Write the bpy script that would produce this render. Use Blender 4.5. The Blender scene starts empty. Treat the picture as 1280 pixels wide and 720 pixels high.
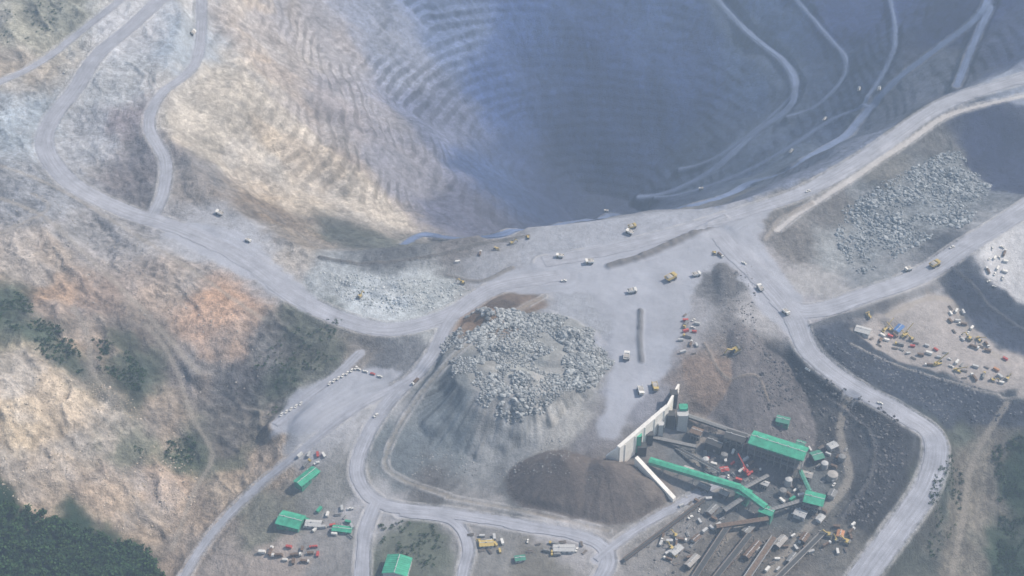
import bpy, math, time
import numpy as np
from mathutils import Matrix,Vector
T0=time.time()
rng=np.random.default_rng(11)
# ---------------------------------------------------------------- camera / survey model
PITCH=math.radians(38.0); CH=1096.0; CYY=-1403.0; F=1778.0
cp,sp=math.cos(PITCH),math.sin(PITCH)
def raydir(u,v):
    a=(np.asarray(u,float)-640)/F; b=-(np.asarray(v,float)-360)/F
    return a, cp+b*sp, -sp+b*cp
def P(u,v,z):
    a,b,c=raydir(u,v); t=(np.asarray(z,float)-CH)/c
    return a*t, CYY+b*t
# ---------------------------------------------------------------- noise
def _h(xi,yi,seed):
    n=(xi*374761393+yi*668265263+seed*974634777)&0xffffffff
    n=((n^(n>>13))*1274126177)&0xffffffff
    n=n^(n>>16)
    return (n&0xffffff)/float(0xffffff)
def vnoise(x,y,seed=0):
    x0=np.floor(x);y0=np.floor(y);fx=x-x0;fy=y-y0
    fx=fx*fx*fx*(fx*(fx*6-15)+10);fy=fy*fy*fy*(fy*(fy*6-15)+10)
    x0=x0.astype(np.int64);y0=y0.astype(np.int64)
    a=_h(x0,y0,seed);b=_h(x0+1,y0,seed);c=_h(x0,y0+1,seed);d=_h(x0+1,y0+1,seed)
    return (a+(b-a)*fx+(c-a)*fy+(a-b-c+d)*fx*fy)*2-1
def fbm(x,y,scale,octv=4,seed=0,gain=0.5):
    s=0;amp=1;tot=0;fx,fy=x/scale,y/scale
    for o in range(octv):
        s=s+amp*vnoise(fx,fy,seed+o*17);tot+=amp
        amp*=gain
        fx,fy=(fx*0.8-fy*0.6)*2.03+3.1,(fx*0.6+fy*0.8)*2.03+7.7
    return s/tot*1.6
def ridged(x,y,scale,octv=3,seed=0):
    s=0;amp=1;tot=0;fx,fy=x/scale,y/scale
    for o in range(octv):
        s=s+amp*(1-2*np.abs(vnoise(fx,fy,seed+o*13)));tot+=amp;amp*=0.5
        fx,fy=fx*2.1+5.3,fy*2.1+1.7
    return s/tot
def sstep(a,b,x):
    t=np.clip((x-a)/(b-a),0,1);return t*t*(3-2*t)
# ---------------------------------------------------------------- grid
def axis(parts,lo_out,hi_out):
    pts=[parts[0][0]]
    for (a,b,st) in parts:
        n=max(1,int(round((b-a)/st)));pts+=list(a+(b-a)*(np.arange(n)+1)/n)
    lo=[];st=parts[0][2];p=parts[0][0]
    while p>lo_out: st*=1.15;p-=st;lo.append(p)
    hi=[];st=parts[-1][2];p=parts[-1][1]
    while p<hi_out: st*=1.15;p+=st;hi.append(p)
    r=lo[::-1]+pts+hi
    if len(r)%2==0:r.append(r[-1]+st)
    return np.array(r)
XS=axis([(-1100,-720,3.0),(-720,800,1.8),(800,1150,3.0)],-14000,14000)
YS=axis([(-530,250,1.6),(250,600,2.0),(600,1120,2.8)],-5000,22000)
X,Y=np.meshgrid(XS,YS)
NX,NY=len(XS),len(YS)
def up2(A):
    U=np.zeros((NY,NX)+A.shape[2:],A.dtype);U[::2,::2]=A
    U[1::2,::2]=(U[0:-1:2,::2]+U[2::2,::2])/2
    U[:,1::2]=(U[:,0:-1:2]+U[:,2::2])/2
    return U
def sample(Z,x,y):
    x=np.asarray(x,float);y=np.asarray(y,float)
    i=np.clip(np.searchsorted(XS,x)-1,0,NX-2);j=np.clip(np.searchsorted(YS,y)-1,0,NY-2)
    fx=np.clip((x-XS[i])/(XS[i+1]-XS[i]),0,1);fy=np.clip((y-YS[j])/(YS[j+1]-YS[j]),0,1)
    return (Z[j,i]*(1-fx)*(1-fy)+Z[j,i+1]*fx*(1-fy)+Z[j+1,i]*(1-fx)*fy+Z[j+1,i+1]*fx*fy)
def hit(Z,u,v):
    u=np.atleast_1d(np.asarray(u,float));v=np.atleast_1d(np.asarray(v,float))
    a,b,c=raydir(u,v)
    t=(230-CH)/c; done=np.zeros(len(u),bool);tl=t.copy()
    for k in range(500):
        x=a*t;y=CYY+b*t;z=CH+c*t
        done|=z<sample(Z,x,y)
        if done.all():break
        tl=np.where(done,tl,t);t=np.where(done,t,t+6.0)
    lo,hi=tl.copy(),t.copy()
    for k in range(13):
        m=(lo+hi)/2;x=a*m;y=CYY+b*m;z=CH+c*m
        be=z<sample(Z,x,y);hi=np.where(be,m,hi);lo=np.where(be,lo,m)
    x=a*hi;y=CYY+b*hi
    return x,y,sample(Z,x,y)
# ---------------------------------------------------------------- base terrain control heights
ctrl=[(-250,-60,170),(0,-40,135),(0,40,110),(100,0,105),(0,100,85),(60,60,82),(120,100,70),(60,180,50),(150,250,32),(220,290,22),(330,340,10),(420,395,2),(500,412,0),
(200,150,58),(270,250,28),(400,320,4),(520,315,-1),(190,60,80),(250,0,90),(-200,200,110),
(600,345,0),(700,340,0),(800,345,0),(850,400,-1),(780,450,-2),(790,490,-4),(900,310,0),(960,350,-2),(700,400,0),(620,420,-2),(740,540,-14),(820,460,-3),
(1000,392,-5),(1100,368,-2),(1200,318,3),(1290,265,8),(1290,95,34),(1180,130,24),(1090,190,14),(1000,240,6),(960,275,2),(1420,60,60),
(1050,320,-12),(1100,290,-14),(1180,255,-12),(1250,180,-6),(1280,140,18),(1000,320,-8),(1230,230,-16),
(1180,420,-26),(1110,405,-22),(1250,455,-30),(1275,335,-14),(1210,375,-25),(1320,400,-26),(1240,340,-13),
(1020,445,-10),(1090,500,-20),(1160,545,-30),(1150,600,-38),(1110,670,-45),(1060,740,-50),
(1120,478,-27),(1220,515,-40),
(900,600,-42),(960,560,-42),(1030,600,-42),(1000,680,-48),(900,690,-48),(850,620,-42),(1080,560,-38),(1000,530,-42),(940,520,-40),(880,545,-39),
(920,480,-14),(950,430,-6),(900,440,-2),(870,480,-6),(990,465,-26),
(700,640,-41),(600,625,-41),(460,600,-38),(470,560,-34),(495,500,-22),(530,455,-10),(565,400,-2),(515,570,-37),(550,595,-40),(620,600,-41),(520,530,-31),(548,485,-20),(500,680,-42),(650,690,-43),(740,690,-44),(400,640,-46),(380,690,-50),(560,780,-50),(800,780,-56),(790,610,-41),
(420,490,-15),(370,525,-20),(340,560,-42),(330,610,-54),(300,660,-60),(480,450,-8),
(0,220,78),(0,300,66),(0,400,62),(0,500,46),(0,590,14),(100,320,42),(100,400,38),(100,500,14),(100,590,-20),(200,400,14),(200,470,-8),(200,550,-36),(250,600,-60),(225,690,-80),(280,440,-6),(350,420,-4),(320,500,-36),(270,520,-40),(100,690,-48),(40,670,-26),(0,730,-30),(170,720,-72),(-200,400,80),(-200,650,10),(-100,780,-60),
(1210,560,-56),(1290,530,-48),(1200,610,-76),(1250,680,-98),(1290,720,-106),(1150,710,-80),(1400,560,-60),(1300,800,-130)]
ctrl=np.array(ctrl,float)
cx,cy=P(ctrl[:,0],ctrl[:,1],ctrl[:,2]);S=500.0
def tpsU(r2): return 0.5*r2*np.log(r2+1e-9)
n=len(cx);A=np.zeros((n+3,n+3));px,py=cx/S,cy/S
A[:n,:n]=tpsU((px[:,None]-px)**2+(py[:,None]-py)**2)+np.eye(n)*2e-4
A[:n,n]=1;A[:n,n+1]=px;A[:n,n+2]=py;A[n:,:n]=A[:n,n:].T
wt=np.linalg.solve(A,np.concatenate([ctrl[:,2],[0,0,0]]))
def tps(x,y):
    sh=np.shape(x);x=np.clip(np.ravel(x),-850,950)/S;y=np.clip(np.ravel(y),-560,760)/S
    out=wt[n]+wt[n+1]*x+wt[n+2]*y
    for i in range(n): out+=wt[i]*tpsU((x-px[i])**2+(y-py[i])**2)
    return np.clip(out,-150,190).reshape(sh)
Zb=up2(tps(X[::2,::2],Y[::2,::2]))
# ---------------------------------------------------------------- pit
PC=(165.0,640.0);DEPTH=340.0
rim=[(232,20,84),(205,90,72),(205,150,58),(250,225,34),(320,290,12),(400,318,4),(520,306,-1),(640,288,0),(760,279,0),(900,263,2),(1000,226,6),(1100,171,14),(1180,120,24),(1280,84,34)]
rim=np.array(rim,float);rx,ry=P(rim[:,0],rim[:,1],rim[:,2]);rx-=PC[0];ry-=PC[1]
rx=np.concatenate([rx,[690,560,0,-520,-760]]);ry=np.concatenate([ry,[220,560,740,640,180]])
th=np.arctan2(ry,rx);rr=np.hypot(rx,ry);o=np.argsort(th)
TH=np.linspace(-np.pi,np.pi,721)[:-1]
RR=np.interp(TH,th[o],rr[o],period=2*np.pi)
k=np.exp(-np.linspace(-2,2,25)**2);k/=k.sum()
RR=np.convolve(np.concatenate([RR[-12:],RR,RR[:12]]),k,'valid')
ZR=tps(PC[0]+RR*np.cos(TH),PC[1]+RR*np.sin(TH))
ang=np.arctan2(Y-PC[1],X-PC[0]);rad=np.hypot(X-PC[0],Y-PC[1])
Rg=np.interp(ang,TH,RR,period=2*np.pi);Zr=np.interp(ang,TH,ZR,period=2*np.pi)
sraw=rad/Rg
s=sraw+(0.045*fbm(X,Y,230,2,5)+0.012*fbm(X,Y,70,3,15))*sstep(1.0,0.85,sraw)
q=np.clip((s-0.04)/0.96,0,1)
zc=-DEPTH+(Zr+DEPTH)*q+ 9*fbm(X,Y,170,3,9)*sstep(1.0,0.8,sraw)*sstep(0.05,0.2,s)
hb=11.5
west=sstep(60,-250,X)
kk=zc/hb+0.30*fbm(X,Y,130,3,21)
fr=kk-np.floor(kk);terr=(np.floor(kk)+sstep(0.50,0.95,fr))*hb
brk=sstep(-0.25,0.30,fbm(X,Y,95,4,33))
tw=np.clip(0.22+0.70*west,0,1)*(0.15+0.85*brk)
butt=sstep(-120,-330,X)*sstep(0.55,0.8,sraw)
tw=tw*(1-0.45*butt)
zp=zc+(terr-zc)*tw
inpit=sstep(1.01,0.975,sraw)
H0=np.where(sraw<1.02,Zb*(1-inpit)+zp*inpit,Zb)
# ---------------------------------------------------------------- colour samples, shade and blue pit haze baked in  u v r g b rough
cs=[(20,40,148,150,142,.8),(60,15,128,132,126,.8),(10,80,166,160,152,.6),(170,40,185,190,200,.3),(150,110,172,178,186,.4),(225,55,155,168,185,.3),(30,150,150,162,176,.6),(110,170,165,170,180,.4),
(160,150,134,130,138,.5),(240,150,198,196,192,.5),(280,115,198,194,186,.5),(330,60,170,167,168,.5),(300,190,190,186,181,.5),(380,170,166,163,165,.5),(350,230,182,175,165,.5),(450,250,160,155,152,.5),
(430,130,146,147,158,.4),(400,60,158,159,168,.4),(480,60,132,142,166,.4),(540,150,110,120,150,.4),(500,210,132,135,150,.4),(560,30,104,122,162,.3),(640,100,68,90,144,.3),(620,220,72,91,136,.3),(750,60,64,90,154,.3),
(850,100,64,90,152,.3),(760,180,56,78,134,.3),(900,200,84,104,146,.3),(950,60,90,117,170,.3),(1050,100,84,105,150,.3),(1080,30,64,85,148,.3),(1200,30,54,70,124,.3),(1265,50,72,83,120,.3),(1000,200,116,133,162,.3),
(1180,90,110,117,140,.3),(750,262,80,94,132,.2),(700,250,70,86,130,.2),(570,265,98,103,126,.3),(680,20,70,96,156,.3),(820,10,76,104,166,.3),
(480,312,96,100,106,.5),(440,298,90,96,94,.5),(380,300,128,124,121,.5),(325,265,118,112,107,.5),(240,225,132,132,136,.5),(180,215,112,112,120,.5),(360,330,170,167,165,.5),(580,318,114,113,116,.4),
(800,340,160,166,180,0),(700,340,156,162,175,0),(850,325,162,168,182,0),(610,345,150,155,166,.1),(780,430,144,150,164,0),(890,300,158,164,178,0),(1000,395,165,166,176,0),(960,330,150,150,156,.1),
(720,380,150,156,168,0),(740,540,122,122,128,.1),(780,500,136,140,154,0),(860,400,150,152,160,.1),
(300,305,160,165,176,.1),(250,300,164,168,178,.1),(350,350,155,160,170,.1),(480,372,180,190,200,.3),(540,372,170,178,184,.3),(420,350,160,168,176,.3),
(150,320,148,148,153,.7),(60,250,134,139,149,.7),(50,330,156,151,148,.8),(110,280,148,149,155,.7),(270,390,184,158,140,.5),(300,420,168,150,138,.5),(220,350,156,149,145,.7),(180,370,152,144,140,.7),(340,440,106,107,110,.8),(385,415,90,96,90,.6),
(300,480,92,93,99,.9),(230,470,124,120,120,.8),(120,385,146,133,126,.8),(165,400,112,106,102,.8),(15,385,74,85,75,.7),(55,420,76,88,78,.6),(90,450,72,84,74,.6),(70,380,168,147,130,.7),(100,430,160,146,133,.7),(120,445,120,115,110,.7),(165,470,70,80,74,.6),(140,440,76,84,76,.6),(60,480,192,180,165,.8),
(120,540,196,184,169,.8),(20,540,186,173,154,.8),(50,590,180,166,150,.8),(200,600,170,155,143,.8),(222,555,80,90,78,.5),(155,560,126,130,113,.5),(200,520,150,140,130,.7),(130,620,173,159,146,.8),(170,655,168,154,139,.7),(290,600,165,155,144,.7),(285,575,104,108,98,.4),(330,570,152,143,135,.6),(280,540,110,106,102,.7),(350,480,82,90,82,.7),(400,450,94,100,94,.6),
(250,640,157,147,138,.5),(225,695,149,138,128,.4),(60,695,36,60,40,.2),(150,705,38,60,42,.2),(5,655,36,58,40,.2),(100,665,38,60,42,.2),(185,720,38,60,42,.2),(60,640,171,158,144,.6),
(650,450,164,168,168,.1),(600,480,150,152,152,.1),(710,430,150,154,156,.1),(560,540,118,127,135,.1),(640,560,142,147,153,.1),(500,570,102,111,119,.2),(700,520,170,171,171,.1),(730,480,152,155,157,.1),(570,490,106,113,119,.1),(620,525,150,153,157,.1),
(605,400,130,112,98,.1),(640,380,112,103,96,.1),(720,605,100,94,92,.05),(700,615,100,95,93,.05),(780,610,114,110,109,.1),(530,605,98,99,102,.2),(650,615,98,102,107,.2),
(420,500,166,170,180,0),(380,528,162,166,176,0),(460,480,160,164,172,0),(470,450,98,102,110,.4),(440,450,130,127,125,.3),
(470,645,164,166,173,0),(600,650,138,139,143,.1),(700,665,170,171,178,0),(520,675,92,99,90,.1),(500,690,98,104,96,.1),(620,690,130,131,132,.1),(680,700,114,113,109,.1),(340,700,164,156,152,.1),(400,610,130,132,133,.2),(410,690,140,140,142,.1),(330,650,118,119,111,.3),(270,700,157,149,144,.2),
(900,480,128,117,111,.3),(930,450,120,114,112,.4),(905,360,102,104,110,.4),(925,410,112,112,116,.3),(950,400,158,159,164,.1),(960,470,68,71,78,.4),(1000,480,70,73,80,.4),(1080,570,70,73,79,.5),(1100,600,76,79,84,.5),(1110,540,74,78,85,.4),(880,590,98,104,110,.2),(1000,620,100,106,110,.2),(1030,530,78,79,82,.4),(1040,650,102,102,101,.3),(960,700,104,102,100,.3),(880,700,116,114,112,.3),(830,660,140,140,142,.2),
(940,530,70,74,82,.3),(960,600,94,99,104,.2),(800,590,112,112,114,.1),
(1120,465,66,73,84,.5),(1050,420,72,78,90,.5),(1180,485,62,72,84,.5),(1240,505,68,76,86,.5),(1225,370,58,66,84,.5),(1260,410,60,70,88,.5),(1200,345,68,75,88,.5),(1170,420,164,160,160,.05),(1120,400,158,156,157,.05),(1150,378,164,165,171,.05),(1275,330,192,196,204,.05),(1240,455,148,144,144,.1),(1100,390,120,121,128,.1),(1300,350,180,184,194,.05),
(1250,165,52,61,90,.3),(1225,185,58,67,94,.3),(1160,240,124,132,142,.6),(1100,260,130,137,146,.6),(1200,230,114,122,132,.6),(1110,215,110,111,111,.5),(1180,190,104,106,110,.5),(1050,315,148,154,160,.3),(1080,290,150,156,162,.3),(1000,305,114,113,114,.4),(1020,350,165,166,170,.1),(1040,260,110,110,112,.4),(1275,125,142,152,172,.1),(1100,345,132,138,146,.2),(1270,210,88,97,120,.3),
(1210,550,84,92,87,.5),(1275,600,50,69,52,.5),(1215,640,120,117,112,.6),(1245,560,112,110,107,.5),(1150,700,88,94,91,.5),(1185,620,78,87,83,.6),(1250,700,52,69,56,.5),(1170,680,98,100,96,.5),(1210,600,110,108,104,.6),(1200,700,114,112,106,.6),(1130,640,88,91,92,.4),
(-150,100,140,140,137,.8),(-150,400,155,148,140,.8),(-100,700,38,58,40,.3),(1400,200,90,95,108,.4),(1400,500,80,90,86,.5),(1380,680,50,67,54,.5),(600,800,140,140,142,.2),(1000,800,100,100,99,.3),(200,820,40,60,42,.3)]
cs=np.array(cs,float)
hx,hy,hz=hit(H0,cs[:,0],cs[:,1])
def s2l(c):
    c=np.asarray(c,float)/255.0
    return np.where(c<=0.04045,c/12.92,((c+0.055)/1.055)**2.4)
GAIN=0.96
cl=s2l(cs[:,2:5])*GAIN
X2,Y2=X[::2,::2],Y[::2,::2]
wx=X2+14*fbm(X2,Y2,60,4,41)+6*fbm(X2,Y2,14,2,44);wy=Y2+14*fbm(X2,Y2,60,4,57)+6*fbm(X2,Y2,14,2,59)
cxx32=np.clip(wx,-1000,1100).astype(np.float32);cyy32=np.clip(wy,-650,1100).astype(np.float32)
num=np.zeros(X2.shape+(4,),np.float32);den=np.zeros(X2.shape,np.float32)
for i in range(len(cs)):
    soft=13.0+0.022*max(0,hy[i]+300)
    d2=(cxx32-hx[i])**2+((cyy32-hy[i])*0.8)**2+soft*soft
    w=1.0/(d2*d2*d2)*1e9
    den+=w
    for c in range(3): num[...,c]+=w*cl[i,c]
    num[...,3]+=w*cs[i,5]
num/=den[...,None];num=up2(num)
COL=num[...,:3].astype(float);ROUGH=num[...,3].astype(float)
del num,den
far=sstep(900,2500,np.hypot(X,Y-300))
ROUGH=np.maximum(ROUGH,far)
outp=1-inpit
def pip(poly,x,y):
    ins=np.zeros(np.shape(x),bool);pxx,pyy=poly[:,0],poly[:,1];j=len(poly)-1
    bb=(x>=pxx.min())&(x<=pxx.max())&(y>=pyy.min())&(y<=pyy.max())
    xs,ys=x[bb],y[bb];r=np.zeros(len(xs),bool)
    for i in range(len(poly)):
        c=((pyy[i]>ys)!=(pyy[j]>ys))&(xs<(pxx[j]-pxx[i])*(ys-pyy[i])/(pyy[j]-pyy[i]+1e-12)+pxx[i]);r^=c;j=i
    ins[bb]=r;return ins
def polyw(px,ZZ=None):
    a=np.array(px,float);x,y,z=hit(Z if ZZ is None else ZZ,a[:,0],a[:,1]);return np.stack([x,y],1)
def blur(A,k=2):
    for _ in range(k):
        A=(np.roll(A,1,0)+np.roll(A,-1,0)+A*2)/4;A=(np.roll(A,1,1)+np.roll(A,-1,1)+A*2)/4
    return A
wxx,wyy=X+5*fbm(X,Y,18,3,71),Y+5*fbm(X,Y,18,3,72)
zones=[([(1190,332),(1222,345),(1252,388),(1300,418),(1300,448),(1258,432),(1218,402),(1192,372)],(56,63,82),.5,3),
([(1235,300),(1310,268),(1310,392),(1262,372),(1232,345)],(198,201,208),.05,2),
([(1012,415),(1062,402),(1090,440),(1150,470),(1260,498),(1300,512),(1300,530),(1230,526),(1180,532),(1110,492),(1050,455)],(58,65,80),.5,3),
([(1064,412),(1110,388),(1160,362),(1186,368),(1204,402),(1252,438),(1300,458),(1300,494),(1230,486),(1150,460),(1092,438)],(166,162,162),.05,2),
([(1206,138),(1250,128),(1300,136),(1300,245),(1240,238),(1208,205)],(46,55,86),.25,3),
([(952,430),(1005,445),(1050,482),(1118,520),(1142,552),(1130,610),(1085,668),(1052,655),(1100,590),(1098,545),(1040,505),(990,505),(955,520),(935,500)],(54,57,64),.6,3),
([(855,450),(930,455),(940,495),(945,520),(880,510),(855,490)],(126,113,106),.4,3),
([(205,150),(250,100),(300,95),(350,130),(420,190),(480,240),(520,285),(470,285),(400,262),(330,235),(260,200),(215,180)],(184,180,173),.5,12),
([(1060,260),(1130,225),(1195,190),(1232,230),(1205,275),(1130,305),(1075,330)],(140,148,156),.6,3),
([(900,-10),(950,30),(1010,80),(1008,140),(950,190),(880,238),(845,246),(900,190),(958,140),(962,100),(905,40),(870,-10)],(112,132,170),.2,8),
([(1180,60),(1210,90),(1160,125),(1100,175),(1000,228),(900,258),(870,262),(960,225),(1060,150)],(116,128,156),.3,6),
([(1200,560),(1235,530),(1250,560),(1225,620),(1205,680),(1195,740),(1170,740),(1180,660)],(120,117,111),.6,3)]
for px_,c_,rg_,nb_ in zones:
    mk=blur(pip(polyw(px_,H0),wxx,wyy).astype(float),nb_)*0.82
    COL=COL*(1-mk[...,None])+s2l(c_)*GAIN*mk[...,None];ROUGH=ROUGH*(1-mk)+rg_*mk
# ---------------------------------------------------------------- relief
Z=H0.copy()
gx=(X*0.55-Y*0.83);gy=(X*0.83+Y*0.55)
leftm=sstep(-150,-300,X)*outp
Z+=ROUGH*outp*(5.5*fbm(X,Y,60,5,3)+2.6*ridged(X,Y,16,3,8))
gwp=12*fbm(X,Y,50,3,76)
gull=ridged((gx+gwp)/3.2,gy+gwp,26,4,77)
Z+=leftm*ROUGH*(8.0*gull-2)
hx_=(X*0.85-Y*0.52);hy_=(X*0.52+Y*0.85)
lines=ridged((hx_+gwp)/9,hy_+0.6*gwp,13,2,177)
lines=np.sign(lines)*np.abs(lines)**1.5
Z+=leftm*ROUGH*1.6*lines
Z+=ROUGH*inpit*(3.2*fbm(X,Y,18,4,6))
chute=ridged(ang*Rg/1.0,sraw*120+2*fbm(X,Y,50,2,79)*10,26,3,78)
Z+=inpit*sstep(0.2,0.5,sraw)*sstep(1.0,0.93,sraw)*(2.0*chute)*(0.4+0.6*west)
Z+=0.3*fbm(X,Y,9,3,66)
Z+=far*(260*np.maximum(0,fbm(X,Y,1500,6,90)+0.25)+10)*sstep(1000,3500,np.hypot(X,Y-300))
def cone(u,v,ztop,rtop,slope,sx=1,sy=1,seed=1,rill=1.2,col=None,cam=0.9):
    global Z,COL
    x0,y0=P(u,v,ztop);i0,i1=np.searchsorted(XS,[x0-230,x0+230]);j0,j1=np.searchsorted(YS,[y0-230,y0+230]);sl=(slice(j0,j1),slice(i0,i1))
    Xl,Yl=X[sl],Y[sl]
    dx=(Xl-x0)/sx;dy=(Yl-y0)/sy;r=np.hypot(dx,dy);a=np.arctan2(dy,dx)
    r=r+ (rtop*0.10+2)*fbm(Xl,Yl,45,3,seed)
    zz=ztop-slope*np.maximum(0,r-rtop)
    on=sstep(0,14,r-rtop)
    zz=zz-rill*on*(1-np.abs(vnoise(a*16,r*0.012,seed+3)))-0.5*rill*on*vnoise(a*45,r*0.02,seed+9)
    zz=np.where(r>190,-999,zz)
    k2=sstep(-2,1.5,zz-Z[sl])*sstep(190,150,r)
    if col is not None:
        cc=s2l(col)*GAIN;kc=(k2*cam)[...,None];stx=(1+0.16*on*vnoise(a*38,r*0.03,seed+20)+0.08*vnoise(Xl/3,Yl/3,9))[...,None]
        COL[sl]=COL[sl]*(1-kc)+cc*stx*kc
    else:
        stx=(1+0.22*on*k2*vnoise(a*34,r*0.02,seed+20)+0.10*on*k2*vnoise(a*70,r*0.03,seed+22))[...,None];COL[sl]=COL[sl]*stx
    Z[sl]=np.maximum(zz,Z[sl])
    return float(x0),float(y0)
stock=cone(655,442,6.0,80,0.66,1.12,0.95,4,2.2)
cone(612,388,19,3,0.62,1.0,0.8,14,0.8,(134,114,98))
cone(640,372,11,8,0.5,1.4,0.7,15,0.6,(114,102,94))
cone(706,573,-6,4,0.60,1.08,0.9,24,0.9,(96,90,88))
cone(755,580,-8,5,0.60,1.1,0.85,25,0.9,(104,98,96))
cone(795,598,-22,4,0.55,1.1,0.85,26,0.8,(114,108,105))
cone(905,345,7,6,0.5,0.7,1.8,34,0.8,(100,101,106))
cone(925,420,4,8,0.4,0.8,1.6,35,0.8,(110,108,112))
for (u,v,r,hgt) in [(440,352,10,3),(475,365,12,4),(510,372,14,4),(545,368,10,3),(500,355,8,3),(1180,235,16,6),(1150,250,18,7),(1120,270,16,6),(1190,212,12,6),(1090,255,12,5),(1100,290,12,4),(1100,225,10,4),(1215,245,12,5),(1085,310,10,4),(640,430,22,6),(690,445,20,5),(660,470,20,5),(710,415,16,5),(610,460,14,4)]:
    zz=float(hit(Z,u,v)[2][0]);cone(u,v,zz+hgt,r*0.4,0.5,1.3,0.8,int(u),1.0)
# ---------------------------------------------------------------- polylines
def catmull(pts,step):
    pts=np.asarray(pts,float);p=np.vstack([2*pts[0]-pts[1],pts,2*pts[-1]-pts[-2]]);out=[]
    for i in range(1,len(p)-2):
        L=np.linalg.norm(p[i+1][:2]-p[i][:2]);m=max(2,int(L/step));t=np.linspace(0,1,m,endpoint=False)[:,None]
        out.append(0.5*((2*p[i])+(-p[i-1]+p[i+1])*t+(2*p[i-1]-5*p[i]+4*p[i+1]-p[i+2])*t*t+(-p[i-1]+3*p[i]-3*p[i+1]+p[i+2])*t**3))
    out.append(p[-2][None]);return np.vstack(out)
def dist_field(pts,rmax):
    D=np.full((NY,NX),1e6,np.float32);V=np.zeros((NY,NX),np.float32)
    for (x,y,z) in pts:
        i0,i1=np.searchsorted(XS,[x-rmax,x+rmax]);j0,j1=np.searchsorted(YS,[y-rmax,y+rmax])
        if i1<=i0 or j1<=j0: continue
        d=np.hypot(X[j0:j1,i0:i1]-x,Y[j0:j1,i0:i1]-y)
        sub=D[j0:j1,i0:i1];m=d<sub;sub[m]=d[m];V[j0:j1,i0:i1][m]=z
    return D,V
def road_pts(px,smooth=9):
    a=np.array(px,float);x,y,z=hit(Z,a[:,0],a[:,1])
    c=catmull(np.stack([x,y,z],1),3.0)
    zs=sample(Z,c[:,0],c[:,1]);zz=0.35*zs+0.65*c[:,2]
    kz=np.ones(2*smooth+1)/(2*smooth+1);zz=np.convolve(np.pad(zz,smooth,mode='edge'),kz,'valid')
    zz=np.convolve(np.pad(zz,smooth,mode='edge'),kz,'valid')
    c[:,2]=zz;return c
ROADS=[ # name, width, points, berm, kind
('haul_road',25,[(215,-15),(165,32),(122,68),(95,110),(64,150),(56,185),(85,225),(150,262),(220,285),(300,322),(370,372),(430,400),(490,412),(560,394),(620,360),(700,345)],1,0),
('haul_road',14,[(-60,130),(0,102),(50,78),(90,50),(140,8),(165,-15)],1,0),
('haul_road',16,[(252,-25),(246,75),(200,118),(186,158),(206,200),(204,240),(190,272)],1,0),
('haul_road',23,[(1340,75),(1280,98),(1200,122),(1150,148),(1090,190),(1010,237),(960,256),(900,275),(840,293),(760,313),(680,328)],1,0),
('haul_road',7,[(1285,118),(1190,143),(1130,182),(1060,228),(1000,266),(972,288)],1,3),
('haul_road',27,[(1345,215),(1285,258),(1220,300),(1150,345),(1080,370),(1010,390),(965,372)],1,0),
('haul_road',27,[(900,295),(925,325),(960,358),(992,398),(1012,440),(1062,482),(1130,517),(1168,552),(1160,605),(1120,665),(1075,725),(1040,780)],1,0),
('service_road',16,[(590,372),(562,400),(536,448),(482,508),(452,560),(448,602),(482,632),(560,642),(650,657),(735,674),(760,700),(740,740)],1,0),
('service_road',15,[(470,628),(456,665),(452,720),(450,780)],1,0),
('service_road',12,[(500,642),(560,650),(584,680),(578,720),(570,770)],1,0),
('service_road',10,[(520,470),(450,508),(380,560),(315,615),(262,672),(228,725),(200,780)],1,0),
('service_road',10,[(745,700),(790,666),(850,630),(905,602)],1,0),
('service_road',12,[(345,535),(372,505),(420,470),(450,440)],0,0),
('pit_road',12,[(1245,-20),(1222,20),(1170,62),(1112,108),(1070,158),(1000,202),(930,238),(850,258),(760,271),(640,287),(540,298),(500,303)],1,1),
('pit_road',10,[(1240,5),(1215,60),(1195,110)],1,1),
('pit_road',12,[(872,-30),(930,35),(985,82),(992,125),(945,165),(900,205),(850,235),(800,250)],0,1),
('pit_road',7,[(1095,128),(1040,150),(985,185),(930,215),(870,238),(820,250)],0,1),
('pit_road',6,[(1000,108),(960,150),(905,190),(850,215)],0,1),
('pit_road',6,[(970,-30),(1030,40),(1060,80),(1030,125),(985,150)],0,1),
('pit_road',5,[(1110,-20),(1120,40),(1110,80),(1080,130)],0,1),
('dirt_track',7,[(1110,395),(1160,372),(1190,380),(1215,420),(1260,455)],0,2),
('dirt_track',6,[(1260,500),(1215,580),(1205,640),(1190,720)],0,2),
('dirt_track',5,[(0,245),(60,275),(120,330),(190,400),(250,470)],0,2),
('dirt_track',4,[(0,205),(90,245),(180,300),(250,345),(330,400)],0,2),
('dirt_track',4,[(0,290),(60,262),(40,240)],0,2),
('dirt_track',4,[(180,400),(215,450),(240,520),(265,570),(240,620),(215,690)],0,2),
('dirt_track',4,[(90,380),(110,420),(115,460),(140,500)],0,2),
('service_road',8,[(1060,500),(1050,540),(1060,600),(1010,660),(960,720)],0,2),
('service_road',3,[(560,620),(500,598),(482,575),(508,520),(560,450),(625,400),(680,372)],1,2),
('service_road',3,[(560,622),(660,640),(760,664)],1,2),
('service_road',6,[(870,520),(900,535),(870,560),(880,600),(930,640),(900,680),(860,720)],0,2),
]
rdata=[];E=np.full((NY,NX),1e6,np.float32);WS=np.zeros((NY,NX));ZW=np.zeros((NY,NX));MW=np.zeros((NY,NX));EB=np.full((NY,NX),1e6,np.float32)
for name,wd,pxl,berm,kind in ROADS:
    pts=road_pts(pxl);D,V=dist_field(pts,wd/2+16)
    e=D-wd/2;w=sstep(13 if kind!=1 else 9,0.5,e)
    WS+=w**2;ZW+=w**2*V;MW=np.maximum(MW,w);E=np.minimum(E,e)
    if berm: EB=np.minimum(EB,e)
    rdata.append((name,wd,pts,kind,e))
m=WS>1e-9
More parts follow.
